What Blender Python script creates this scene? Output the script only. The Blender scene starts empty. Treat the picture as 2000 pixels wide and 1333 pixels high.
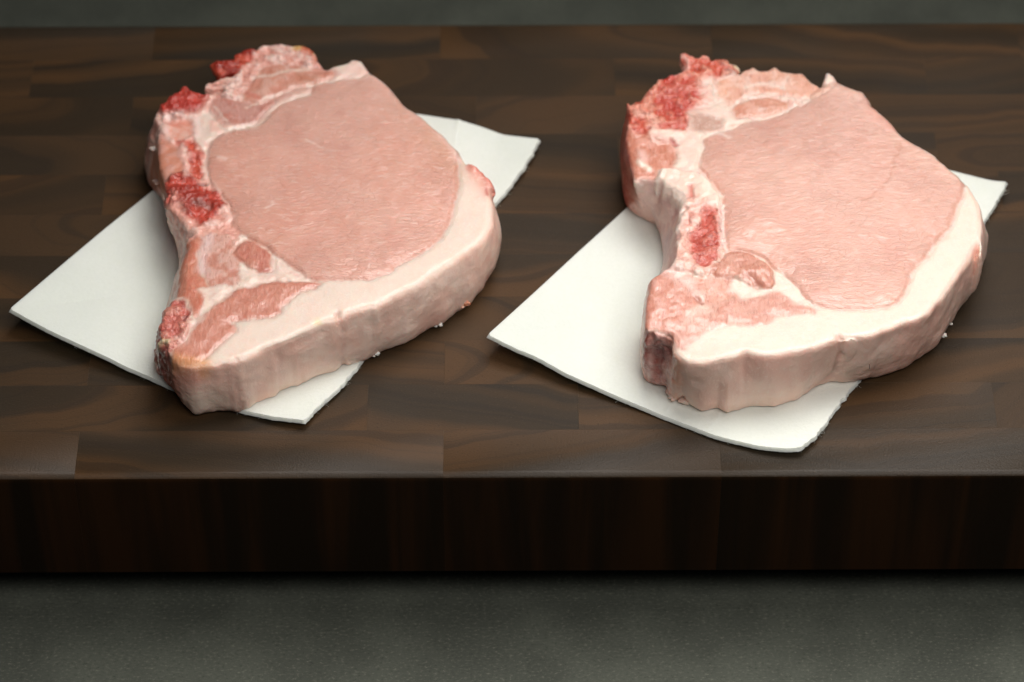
import bpy, bmesh, math, random
import numpy as np
from mathutils import Matrix, Vector

scene = bpy.context.scene
C = scene.collection
random.seed(7)

# ------------------------------------------------------------------ camera
IW, IH = 2000.0, 1333.0
FPX, PITCH, DIST, ROLL = 6600.0, math.radians(45), 1.10, math.radians(-0.21)
ZB = 0.065                                   # top of the board above the table
cp, sp = math.cos(PITCH), math.sin(PITCH)
fwd = np.array([0, cp, -sp]); right0 = np.array([1.0, 0, 0]); up0 = np.array([0, sp, cp])
right = math.cos(ROLL)*right0 + math.sin(ROLL)*up0
up = -math.sin(ROLL)*right0 + math.cos(ROLL)*up0
campos = np.array([0, 0, ZB]) - DIST*fwd
cam_d = bpy.data.cameras.new('camera'); cam = bpy.data.objects.new('camera', cam_d); C.objects.link(cam)
cam.matrix_world = Matrix(((right[0], up[0], -fwd[0], campos[0]), (right[1], up[1], -fwd[1], campos[1]),
                           (right[2], up[2], -fwd[2], campos[2]), (0, 0, 0, 1)))
cam_d.sensor_width = 36; cam_d.lens = 36*FPX/IW; cam_d.clip_start = 0.05; cam_d.clip_end = 50
cam_d.dof.use_dof = True; cam_d.dof.focus_distance = 1.075; cam_d.dof.aperture_fstop = 9.5
scene.camera = cam

# ------------------------------------------------------------------ world, lamps, exposure
world = bpy.data.worlds.new('World'); scene.world = world; world.use_nodes = True
bg = world.node_tree.nodes['Background']; bg.inputs[0].default_value = (0.72, 0.86, 1.0, 1); bg.inputs[1].default_value = 0.018
def area(name, loc, target, sx, sy, power, col):
    l = bpy.data.lights.new(name, 'AREA'); l.shape = 'RECTANGLE'; l.size = sx; l.size_y = sy; l.energy = power; l.color = col
    o = bpy.data.objects.new(name, l); C.objects.link(o); o.location = loc
    o.rotation_euler = (Vector(target)-Vector(loc)).to_track_quat('-Z', 'Y').to_euler(); return o
key = area('softbox', (0.20, 0.10, 0.66), (0.11, -0.17, 0.06), 0.54, 0.40, 1.52, (1.0, 0.98, 0.945)); key.data.spread = math.radians(90)
area('front_fill', (0.20, -0.48, 0.82), (0.03, -0.04, 0.06), 0.6, 0.26, 4.0, (1.0, 0.98, 0.95))
area('back_strip', (0.34, 0.80, 0.78), (0.12, -0.05, 0.06), 0.40, 0.16, 0.6, (1.0, 0.99, 0.96))
scene.view_settings.view_transform = 'Standard'; scene.view_settings.look = 'None'
scene.view_settings.exposure = 0; scene.view_settings.gamma = 1

# ------------------------------------------------------------------ small maths helpers
def unproj(pts, z):
    """photo pixels (N,2) -> world XY where the sight line meets the level z"""
    p = np.atleast_2d(np.asarray(pts, float))
    d = fwd[None]*FPX + right[None]*(p[:, :1]-IW/2) - up[None]*(p[:, 1:2]-IH/2)
    t = (z-campos[2])/d[:, 2]
    return (campos[None]+d*t[:, None])[:, :2]
CROPS = {0: (0, 0, 1.0), 1: (250, 60, 3.3333), 2: (250, 400, 2.962), 3: (600, 80, 3.332), 4: (600, 400, 2.962),
         5: (1180, 80, 3.3333), 6: (1200, 400, 2.962), 7: (1550, 100, 3.3333), 8: (1550, 450, 2.962)}
def px(crop, pts):
    x0, y0, s = CROPS[crop]
    return [(x0+a/s, y0+b/s) for a, b in pts]
def _h(ix, iy, iz, seed):
    n = (ix.astype(np.uint32)*np.uint32(374761393) + iy.astype(np.uint32)*np.uint32(668265263)
         + iz.astype(np.uint32)*np.uint32(2147483647) + np.uint32((seed*974634777) & 0xffffffff))
    n = (n ^ (n >> np.uint32(13)))*np.uint32(1274126177); n = (n ^ (n >> np.uint32(16)))*np.uint32(2246822519)
    n = n ^ (n >> np.uint32(15))
    return n.astype(np.float64)/4294967296.0*2-1
def vnoise(x, y, z, seed=0):
    x = np.asarray(x, float); y = np.asarray(y, float); z = np.zeros_like(x)+z
    fx, fy, fz = np.floor(x), np.floor(y), np.floor(z)
    u, v, w = x-fx, y-fy, z-fz
    u = u*u*u*(u*(u*6-15)+10); v = v*v*v*(v*(v*6-15)+10); w = w*w*w*(w*(w*6-15)+10)
    ix, iy, iz = (fx+10000).astype(np.int64), (fy+10000).astype(np.int64), (fz+10000).astype(np.int64)
    r = 0
    for a in (0, 1):
        for b in (0, 1):
            for c in (0, 1):
                r = r+_h(ix+a, iy+b, iz+c, seed)*(u if a else 1-u)*(v if b else 1-v)*(w if c else 1-w)
    return r
def fbm(p, scale, octv=3, seed=0, gain=0.5):
    r = 0; a = 1.0
    for k in range(octv):
        s = scale*(2.03**k)
        r = r+a*vnoise(p[:, 0]*s+3.1*k, p[:, 1]*s+7.7*k, p[:, 2]*s+1.3*k, seed+k*17); a *= gain
    return r
def sstep(a, b, x):
    t = np.clip((x-a)/(b-a), 0, 1); return t*t*(3-2*t)
def smoothc(p, k=4):
    """closed centripetal-like Catmull-Rom curve through the points"""
    p = np.asarray(p, float); a, b, c, d = np.roll(p, 1, 0), p, np.roll(p, -1, 0), np.roll(p, -2, 0); out = []
    L = np.linalg.norm(c-b, axis=1, keepdims=True)
    m1 = (c-a); m1 = m1/(np.linalg.norm(m1, axis=1, keepdims=True)+1e-9)*np.minimum(L, np.linalg.norm(b-a, axis=1, keepdims=True))
    m2 = (d-b); m2 = m2/(np.linalg.norm(m2, axis=1, keepdims=True)+1e-9)*np.minimum(L, np.linalg.norm(d-c, axis=1, keepdims=True))
    for i in range(k):
        t = i/k; out.append((2*t**3-3*t**2+1)*b+(t**3-2*t**2+t)*m1+(-2*t**3+3*t**2)*c+(t**3-t**2)*m2)
    return np.stack(out, 1).reshape(-1, 2)
def chaikin(p, n=1):
    p = np.asarray(p, float)
    for _ in range(n):
        q = np.roll(p, -1, 0); p = np.stack([p*.75+q*.25, p*.25+q*.75], 1).reshape(-1, 2)
    return p
def sdpoly(X, Y, P):
    """signed distance (negative inside) to a closed polygon"""
    P = np.asarray(P, np.float32); X = X.astype(np.float32); Y = Y.astype(np.float32)
    d = np.full(X.shape, 1e9, np.float32); inside = np.zeros(X.shape, bool)
    for a, b in zip(P, np.roll(P, -1, 0)):
        ex, ey = b-a; L = ex*ex+ey*ey+1e-16
        wx, wy = X-a[0], Y-a[1]; t = np.clip((wx*ex+wy*ey)/L, 0, 1)
        d = np.minimum(d, (wx-t*ex)**2+(wy-t*ey)**2)
        if abs(ey) > 1e-12:
            c = ((a[1] > Y) != (b[1] > Y)) & (X < ex*(Y-a[1])/ey+a[0]); inside ^= c
    d = np.sqrt(d); return np.where(inside, -d, d)
def dseg3(V, pts):
    d = np.full(len(V), 1e9)
    for a, b in zip(pts[:-1], pts[1:]):
        e = b-a; t = np.clip(((V-a)@e)/(e@e+1e-16), 0, 1); d = np.minimum(d, np.linalg.norm(V-a-t[:, None]*e, axis=1))
    return d
def smax(a, b, k):
    h = np.clip(k-np.abs(a-b), 0, None)/k; return np.maximum(a, b)+h*h*k*0.25
def surface_nets(f, org, s):
    nx, ny, nz = f.shape; neg = f < 0
    cnt = np.zeros((nx-1, ny-1, nz-1), np.uint8)
    for a in (0, 1):
        for b in (0, 1):
            for c in (0, 1): cnt += neg[a:nx-1+a, b:ny-1+b, c:nz-1+c]
    act = (cnt > 0) & (cnt < 8); I, J, K = np.nonzero(act)
    idx = np.full(act.shape, -1, np.int32); idx[I, J, K] = np.arange(len(I))
    acc = np.zeros((len(I), 3)); n = np.zeros(len(I))
    cs = [(a, b, c) for a in (0, 1) for b in (0, 1) for c in (0, 1)]
    for p in cs:
        for ax in range(3):
            if p[ax]: continue
            q = list(p); q[ax] = 1
            fa = f[I+p[0], J+p[1], K+p[2]]; fb = f[I+q[0], J+q[1], K+q[2]]
            m = (fa < 0) != (fb < 0); t = np.where(m, fa/np.where(m, fa-fb, 1), 0)
            pos = np.array(p, float)[None].repeat(len(I), 0); pos[:, ax] = t
            acc += pos*m[:, None]; n += m
    V = (np.stack([I, J, K], 1)+acc/n[:, None])*s+np.array(org)
    F = []
    for ax in range(3):
        sl0 = [slice(1, -1)]*3; sl1 = [slice(1, -1)]*3; sl0[ax] = slice(0, -1); sl1[ax] = slice(1, None)
        a0 = neg[tuple(sl0)]; a1 = neg[tuple(sl1)]; ch = a0 != a1; g = np.array(np.nonzero(ch))
        flip = a0[tuple(g)]
        base = g.copy()
        for o in range(3):
            if o != ax: base[o] += 1
        o1, o2 = (ax+1) % 3, (ax+2) % 3
        def cell(d1, d2):
            c = base.copy(); c[o1] -= d1; c[o2] -= d2; return idx[c[0], c[1], c[2]]
        q = np.stack([cell(1, 1), cell(0, 1), cell(0, 0), cell(1, 0)], 1)
        q = np.where(flip[:, None], q, q[:, ::-1]); F.append(q)
    return V, np.concatenate(F)
def vnormals(V, F):
    n = np.cross(V[F[:, 2]]-V[F[:, 0]], V[F[:, 3]]-V[F[:, 1]]); N = np.zeros_like(V)
    for k in range(4):
        for a in range(3): N[:, a] += np.bincount(F[:, k], n[:, a], len(V))
    return N/(np.linalg.norm(N, axis=1, keepdims=True)+1e-12)

# ------------------------------------------------------------------ mesh helpers
def empty(name, loc, **kw):
    o = bpy.data.objects.new(name, None); C.objects.link(o); o.location = loc; o.empty_display_size = .02
    for k, v in kw.items(): o[k] = v
    return o
def mesh_obj(name, V, F, mat, parent=None, smooth=True, org=(0, 0, 0), N=None, attrs=None):
    me = bpy.data.meshes.new(name); V = np.asarray(V, float)-np.array(org)
    F = np.asarray(F); k = F.shape[1]
    me.vertices.add(len(V)); me.vertices.foreach_set('co', V.astype(np.float32).ravel())
    me.loops.add(F.size); me.loops.foreach_set('vertex_index', F.astype(np.int32).ravel())
    me.polygons.add(len(F)); me.polygons.foreach_set('loop_start', np.arange(0, F.size, k, dtype=np.int32))
    me.update(calc_edges=True); me.validate()
    if smooth: me.polygons.foreach_set('use_smooth', np.ones(len(me.polygons), bool))
    if attrs:
        for an, (ty, dat) in attrs.items():
            at = me.attributes.new(an, ty, 'POINT')
            at.data.foreach_set('color' if ty == 'FLOAT_COLOR' else 'value', np.asarray(dat, np.float32).ravel())
    if N is not None: me.normals_split_custom_set_from_vertices([tuple(v) for v in N])
    me.materials.append(mat)
    o = bpy.data.objects.new(name, me); C.objects.link(o)
    if parent is not None: o.parent = parent
    else: o.location = org
    return o

# ------------------------------------------------------------------ materials
class NT:
    def __init__(s, name):
        s.m = bpy.data.materials.new(name); s.m.use_nodes = True; s.t = s.m.node_tree; s.b = s.t.nodes['Principled BSDF']
    def n(s, ty, **kw):
        nd = s.t.nodes.new('ShaderNode'+ty)
        for k, v in kw.items(): setattr(nd, k, v)
        return nd
    def l(s, a, b): s.t.links.new(a, b)
    def val(s, sock, v):
        if isinstance(v, (int, float, tuple)): sock.default_value = v
        else: s.l(v, sock)
    def mapping(s, vec, scale=(1, 1, 1), rot=(0, 0, 0), loc=(0, 0, 0)):
        m = s.n('Mapping'); s.l(vec, m.inputs[0]); s.val(m.inputs['Scale'], scale); s.val(m.inputs['Rotation'], rot); s.val(m.inputs['Location'], loc)
        return m.outputs[0]
    def noise(s, vec, scale, detail=3, rough=.55, dist=0):
        t = s.n('TexNoise'); s.l(vec, t.inputs['Vector']); t.inputs['Scale'].default_value = scale
        t.inputs['Detail'].default_value = detail; t.inputs['Roughness'].default_value = rough; t.inputs['Distortion'].default_value = dist
        return t.outputs[0]
    def math(s, op, a, b=0.0, c=0.0, clamp=False):
        m = s.n('Math', operation=op, use_clamp=clamp); s.val(m.inputs[0], a); s.val(m.inputs[1], b); s.val(m.inputs[2], c); return m.outputs[0]
    def ramp(s, v, a, b, lo=0.0, hi=1.0):
        m = s.n('MapRange', interpolation_type='SMOOTHSTEP'); s.val(m.inputs[0], v)
        for i, x in zip((1, 2, 3, 4), (a, b, lo, hi)): m.inputs[i].default_value = x
        return m.outputs[0]
    def mix(s, f, a, b, mode='MIX'):
        m = s.n('Mix', data_type='RGBA', blend_type=mode); s.val(m.inputs[0], f)
        for i, x in ((6, a), (7, b)):
            if isinstance(x, tuple): m.inputs[i].default_value = (*x[:3], 1)
            else: s.l(x, m.inputs[i])
        return m.outputs[2]
    def bump(s, h, dist, strength=1.0, normal=None):
        b = s.n('Bump'); s.l(h, b.inputs['Height']); b.inputs['Distance'].default_value = dist; b.inputs['Strength'].default_value = strength
        if normal is not None: s.l(normal, b.inputs['Normal'])
        return b.outputs[0]
    def attr(s, name):
        a = s.n('Attribute', attribute_name=name); return a

def flesh(name, kind, seed):
    t = NT(name); col = t.attr('Col').outputs['Color']; obj = t.n('TexCoord').outputs['Object']
    P = t.b
    if kind == 'loin':
        warp = t.noise(obj, 60, 2); wv = t.n('VectorMath', operation='MULTIPLY_ADD')
        t.l(t.n('TexNoise').outputs[1], wv.inputs[0])
        nz = [n for n in t.t.nodes if n.bl_idname == 'ShaderNodeTexNoise'][-1]; nz.inputs['Scale'].default_value = 70; nz.inputs['Detail'].default_value = 3; t.l(obj, nz.inputs['Vector'])
        wv.inputs[1].default_value = (.007, .007, .007); t.l(obj, wv.inputs[2]); w = wv.outputs[0]
        fib = t.noise(t.mapping(w, (330, 1150, 400), (0, 0, math.radians(-6 if seed == 1 else 8))), 1, 3, .6)
        v = t.n('TexVoronoi', feature='DISTANCE_TO_EDGE'); t.l(t.mapping(w, (330, 800, 330), (0, 0, math.radians(4 if seed == 1 else -10))), v.inputs['Vector']); v.inputs['Scale'].default_value = 1
        crack = t.ramp(v.outputs['Distance'], 0.0, .08, 1, 0)
        v2 = t.n('TexVoronoi', feature='DISTANCE_TO_EDGE'); t.l(t.mapping(w, (210, 620, 330), (0, 0, math.radians(22))), v2.inputs['Vector']); v2.inputs['Scale'].default_value = 1
        crack2 = t.math('MULTIPLY', t.ramp(v2.outputs['Distance'], 0.0, .06, 1, 0), t.ramp(t.noise(obj, 33, 2), .46, .6))
        cm = t.ramp(t.noise(obj, 45, 3), .38, .62)
        crack = t.math('MAXIMUM', t.math('MULTIPLY', crack, cm), t.math('MULTIPLY', crack2, .8))
        big = t.noise(obj, 28, 3)
        c = t.mix(t.ramp(fib, .54, .68, 0, .5), col, (.88, .60, .51))
        c = t.mix(t.ramp(fib, .30, .47, .2, 0), c, (.50, .20, .14))
        c = t.mix(t.math('MULTIPLY', crack, .24), c, (.46, .18, .13))
        c = t.mix(t.ramp(big, .38, .62, 0, .30), c, (.80, .50, .42)); c = t.mix(t.ramp(t.noise(obj, 55, 3), .5, .68, 0, .28), c, (.60, .24, .18))
        h = t.math('ADD', t.math('MULTIPLY', fib, 1.0), t.math('MULTIPLY', crack, -.26))
        nrm = t.bump(h, .00036)
        nrm = t.bump(t.noise(obj, 1500, 2), .0001, .6, nrm)
        P.inputs['Roughness'].default_value = .36; rr = t.ramp(fib, .3, .7, .42, .26); t.l(rr, P.inputs['Roughness'])
        P.inputs['Subsurface Scale'].default_value = .0016
    elif kind == 'muscle':
        w = t.mapping(obj, (1, 1, 1))
        fib = t.noise(t.mapping(w, (1150, 330, 300), (0, 0, math.radians(35))), 1, 3, .6, .4)
        g = t.noise(obj, 300, 3)
        c = t.mix(t.ramp(fib, .5, .75, 0, .32), col, (.84, .5, .42))
        c = t.mix(t.ramp(fib, .25, .5, .4, 0), c, (.36, .09, .06))
        c = t.mix(t.ramp(g, .55, .75, 0, .3), c, (.8, .5, .42))
        nrm = t.bump(fib, .00022); nrm = t.bump(g, .0003, .8, nrm)
        P.inputs['Roughness'].default_value = .33; P.inputs['Subsurface Scale'].default_value = .0014
    elif kind == 'bone':
        g = t.noise(obj, 420, 4, .7); g2 = t.noise(obj, 1300, 3, .7)
        v = t.n('TexVoronoi', feature='F1'); t.l(obj, v.inputs['Vector']); v.inputs['Scale'].default_value = 900
        sp_ = t.attr('spg').outputs['Fac']
        c = t.mix(t.math('MULTIPLY', sp_, t.ramp(g, .34, .52, .65, 0)), col, (.28, .024, .012))
        c = t.mix(t.ramp(g2, .55, .75, 0, .25), c, (.85, .42, .34))
        h = t.math('ADD', g, t.math('MULTIPLY', v.outputs['Distance'], .35))
        nrm = t.bump(t.math('MULTIPLY', h, t.math('MULTIPLY_ADD', sp_, .85, .15)), .0009, .9); P.inputs['Roughness'].default_value = .34; P.inputs['Subsurface Scale'].default_value = .001
    else:
        g = t.noise(obj, 260, 4, .6); fine = t.noise(obj, 1400, 2)
        vz = t.noise(t.mapping(obj, (500, 500, 60)), 1, 3)
        c = t.mix(t.ramp(g, .45, .75, 0, .28), col, (.86, .52, .42))
        c = t.mix(t.ramp(fine, .55, .7, 0, .25), c, (.93, .82, .72))
        c = t.mix(t.ramp(vz, .58, .75, 0, .10), c, (.72, .36, .27))
        nrm = t.bump(g, .00035, .7); nrm = t.bump(fine, .00018, .6, nrm)
        P.inputs['Roughness'].default_value = .42; P.inputs['Subsurface Scale'].default_value = .0022
    t.l(c, P.inputs['Base Color']); t.l(nrm, P.inputs['Normal'])
    P.inputs['Subsurface Weight'].default_value = .35
    P.inputs['Subsurface Radius'].default_value = (1.0, .42, .28)
    P.inputs['Specular IOR Level'].default_value = .5
    P.inputs['Coat Weight'].default_value = .16 if kind == 'fat' else .35; P.inputs['Coat Roughness'].default_value = .16
    return t.m
M_FLESH = {(k, s): flesh(f'{k}_flesh', k, s) for k in ('loin', 'muscle', 'bone', 'fat') for s in (1, 2)}

def wood(name, side=False):
    t = NT(name); obj = t.n('TexCoord').outputs['Object']; oi = t.n('ObjectInfo'); rnd = oi.outputs['Random']
    off = t.n('CombineXYZ'); t.l(t.math('MULTIPLY', rnd, 7.3), off.inputs[0]); t.l(t.math('MULTIPLY', rnd, 13.1), off.inputs[1]); t.l(t.math('MULTIPLY', rnd, 29.0), off.inputs[2])
    add = t.n('VectorMath', operation='ADD'); t.l(obj, add.inputs[0]); t.l(off.outputs[0], add.inputs[1]); p = add.outputs[0]
    # growth rings: distance from a far pith, different for each block
    px_ = t.math('MULTIPLY_ADD', t.math('FRACT', t.math('MULTIPLY', rnd, 17.3)), .24, -.12)
    py_ = t.math('MULTIPLY_ADD', t.math('FRACT', t.math('MULTIPLY', rnd, 41.9)), .14, -.07)
    sx = t.n('SeparateXYZ'); t.l(obj, sx.inputs[0])
    dx = t.math('MULTIPLY', t.math('SUBTRACT', sx.outputs[0], px_), .27); dy = t.math('SUBTRACT', sx.outputs[1], py_)
    r = t.math('SQRT', t.math('ADD', t.math('MULTIPLY', dx, dx), t.math('MULTIPLY', dy, dy)))
    wob = t.noise(p, 14, 3); r = t.math('ADD', r, t.math('MULTIPLY', wob, .02))
    rings = t.n('TexNoise', noise_dimensions='1D'); t.l(t.math('ADD', r, t.math('MULTIPLY', rnd, 31)), rings.inputs['W'])
    rings.inputs['Scale'].default_value = 170; rings.inputs['Detail'].default_value = 4; rings.inputs['Roughness'].default_value = .6
    ringl = t.n('TexNoise', noise_dimensions='1D'); t.l(t.math('ADD', r, t.math('MULTIPLY', rnd, 57)), ringl.inputs['W'])
    ringl.inputs['Scale'].default_value = 45; ringl.inputs['Detail'].default_value = 2
    patch = t.noise(p, 11, 2)
    pore = t.noise(t.mapping(obj, (1600, 1600, 60)), 1, 2, .6)
    c = t.mix(t.ramp(ringl.outputs[0], .38, .60), (.032, .0200, .0105), (.073, .036, .0140))
    c = t.mix(t.ramp(rings.outputs[0], .36, .50, .5, 0), c, (.018, .013, .009))
    c = t.mix(t.ramp(patch, .44, .64, 0, .4), c, (.033, .027, .020))
    c = t.mix(t.ramp(t.math('FRACT', t.math('MULTIPLY', rnd, 7.77)), 0, 1, 0, .16), c, (.062, .034, .018))
    c = t.mix(t.ramp(pore, .60, .75, 0, .4), c, (.10, .062, .036))
    c = t.mix(t.ramp(pore, .28, .4, .5, 0), c, (.010, .007, .005))
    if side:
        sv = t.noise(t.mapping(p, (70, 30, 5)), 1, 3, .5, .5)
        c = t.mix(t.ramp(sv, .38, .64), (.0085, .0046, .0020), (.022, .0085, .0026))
        geo = t.n('NewGeometry'); sn = t.n('SeparateXYZ'); t.l(geo.outputs['Normal'], sn.inputs[0])
    speck = t.n('TexVoronoi'); t.l(obj, speck.inputs['Vector']); speck.inputs['Scale'].default_value = 55
    sm = t.math('MULTIPLY', t.ramp(speck.outputs['Distance'], .008, .018, 1, 0), t.ramp(t.noise(obj, 30), .5, .56))
    c = t.mix(t.math('MULTIPLY', sm, .0 if side else .75), c, (.38, .30, .2))
    t.l(c, t.b.inputs['Base Color'])
    t.l(t.bump(t.math('ADD', pore, t.math('MULTIPLY', rings.outputs[0], .8)), .00012, .8), t.b.inputs['Normal'])
    t.l(t.ramp(patch, .3, .7, .52, .42), t.b.inputs['Roughness']); t.b.inputs['Specular IOR Level'].default_value = .08 if side else .20
    return t.m
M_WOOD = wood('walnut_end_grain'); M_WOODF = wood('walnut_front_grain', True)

def table_mat():
    t = NT('dark_mottled_tabletop'); obj = t.n('TexCoord').outputs['Object']
    a = t.noise(obj, 30, 4, .6); f = t.noise(t.mapping(obj, (700, 1100, 900)), 1, 4, .7); s = t.noise(obj, 2400, 2, .6)
    c = t.mix(t.ramp(a, .35, .65), (.058, .062, .049), (.080, .085, .067))
    c = t.mix(t.ramp(f, .52, .75, 0, .7), c, (.19, .19, .145))
    c = t.mix(t.ramp(f, .28, .46, .7, 0), c, (.024, .027, .02))
    c = t.mix(t.ramp(s, .6, .8, 0, .3), c, (.15, .155, .125))
    t.l(c, t.b.inputs['Base Color']); t.b.inputs['Roughness'].default_value = .75; t.b.inputs['Specular IOR Level'].default_value = .3
    t.l(t.bump(f, .0003, .7), t.b.inputs['Normal']); return t.m
def pad_mat():
    t = NT('white_absorbent_paper'); obj = t.n('TexCoord').outputs['Object']
    f = t.noise(obj, 900, 4, .7); b = t.noise(obj, 18, 3)
    c = t.mix(t.ramp(b, .35, .65), (.74, .765, .70), (.79, .81, .745)); c = t.mix(t.ramp(f, .3, .7, .12, 0), c, (.55, .58, .50))
    t.l(c, t.b.inputs['Base Color']); t.b.inputs['Roughness'].default_value = .8; t.b.inputs['Specular IOR Level'].default_value = .25
    t.l(t.bump(f, .00025, .6), t.b.inputs['Normal'])
    t.b.inputs['Subsurface Weight'].default_value = .7; t.b.inputs['Subsurface Radius'].default_value = (1, 1, .9); t.b.inputs['Subsurface Scale'].default_value = .002; return t.m
def plain(name, col, rough=.6):
    t = NT(name); obj = t.n('TexCoord').outputs['Object']
    c = t.mix(t.ramp(t.noise(obj, 300), .3, .7, .35, 0), col, tuple(x*.6 for x in col)); t.l(c, t.b.inputs['Base Color']); t.b.inputs['Roughness'].default_value = rough; return t.m
M_TABLE, M_PAD, M_RUB = table_mat(), pad_mat(), plain('black_rubber', (.012, .012, .012))
M_FIB = plain('white_fibre', (.75, .76, .70)); M_HAIR = plain('dark_bristle', (.05, .025, .015))

# ------------------------------------------------------------------ table
V = [(-3, -1.6, 0), (3, -1.6, 0), (3, 3.2, 0), (-3, 3.2, 0)]
tb = mesh_obj('tabletop', V, [[0, 1, 2, 3]], M_TABLE, smooth=False); tb['kind'] = 'structure'

# ------------------------------------------------------------------ cutting board of end-grain blocks
yF = unproj([(1000, 931)], ZB)[0, 1]; yB = unproj([(1000, 44)], ZB)[0, 1]
TH = 0.0458; ROWS = 11; rp = (yB-yF)/ROWS; X0, X1 = -.235, .235
board = empty('cutting_board', (0, (yF+yB)/2, ZB-TH), label='thick dark brown butcher block board under both pork chops', category='cutting board')
bz = ZB-TH; bo = Vector(board.location)
def block_mesh(name, w, d, front, back, mat, left=False, rgt=False):
    """a block with its top centre at the origin; outer edges are rounded over"""
    g = .000005; x0, x1, y0, y1 = -w/2+g, w/2-g, -d/2+g, d/2-g
    prof = []                                             # (y, z) profile, front bottom -> top -> back bottom
    R = .0026
    prof.append((y0+(.001 if front else 0), -TH))
    if front:
        prof.append((y0, -TH+.001))
        for k in range(6):
            a = math.pi/2*k/5; prof.append((y0+R*(1-math.cos(a)), -R+R*math.sin(a)))
    else: prof += [(y0, -.00003), (y0+.00003, 0)]
    if back:
        for k in range(5, -1, -1):
            a = math.pi/2*k/5; prof.append((y1-R*(1-math.cos(a)), -R+R*math.sin(a)))
        prof.append((y1, -TH+.001))
    else: prof += [(y1-.00003, 0), (y1, -.00003)]
    prof.append((y1-(.001 if back else 0), -TH))
    bm = bmesh.new(); e = .00003
    A = [bm.verts.new((x0, y, z-(.00003 if z > -.0001 else 0))) for y, z in prof]
    B = [bm.verts.new((x0+e, y, z)) for y, z in prof]
    Cc = [bm.verts.new((x1-e, y, z)) for y, z in prof]
    D = [bm.verts.new((x1, y, z-(.00003 if z > -.0001 else 0))) for y, z in prof]
    n = len(prof)
    for P, Q in ((A, B), (B, Cc), (Cc, D)):
        for i in range(n):
            j = (i+1) % n; bm.faces.new((P[i], P[j], Q[j], Q[i]))
    bm.faces.new(A[::-1]); bm.faces.new(D)
    bmesh.ops.recalc_face_normals(bm, faces=bm.faces)
    me = bpy.data.meshes.new(name); 
    for f in bm.faces:
        f.smooth = abs(f.normal.x) < .5 and (front or back) and f.normal.z < .9999 and abs(f.normal.y) < .9999
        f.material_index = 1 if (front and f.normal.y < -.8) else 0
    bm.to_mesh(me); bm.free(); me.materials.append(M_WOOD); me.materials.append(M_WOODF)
    me.set_sharp_from_angle(angle=math.radians(40)); return me
joint_px = {0: [150, 866, 1407], 1: [-100, 717, 1130, 1945], 2: [173, 868, 1480], 3: [-60, 520, 1210, 1800], 4: [240, 900, 1560],
            5: [-40, 640, 1205, 1860], 6: [200, 820, 1420, 1960], 7: [-90, 560, 1209, 1834], 8: [255, 930, 1500], 9: [60, 690, 1201, 1811], 10: [300, 860, 1390, 1990]}
rngw = random.Random(3)
for r in range(ROWS):
    yc = yF+rp*(r+.5)
    vv = 931-(931-44)*(r+.5)/ROWS
    xs = sorted(float(unproj([(j, vv)], ZB)[0, 0]) for j in joint_px[r])
    xs = [X0]+[x for x in xs if X0+.03 < x < X1-.03]+[X1]
    out = [xs[0]]
    for x in xs[1:]:
        while x-out[-1] > .16: out.append(out[-1]+.118)
        out.append(x)
    for a, b in zip(out[:-1], out[1:]):
        me = block_mesh('wood_block', b-a, rp, r == 0, r == ROWS-1, M_WOOD)
        o = bpy.data.objects.new('wood_block', me); C.objects.link(o); o.parent = board
        o.location = ((a+b)/2-bo.x, yc-bo.y, ZB-bo.z+rngw.uniform(-.000004, .000004))
for sx in (-1, 1):
    for sy in (-1, 1):
        bm = bmesh.new(); bmesh.ops.create_cone(bm, cap_ends=True, segments=24, radius1=.011, radius2=.013, depth=ZB-TH)
        me = bpy.data.meshes.new('rubber_foot'); bm.to_mesh(me); bm.free(); me.materials.append(M_RUB)
        o = bpy.data.objects.new('rubber_foot', me); C.objects.link(o); o.parent = board
        o.location = (sx*.20, sy*(.075), -(ZB-TH)/2)

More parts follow.
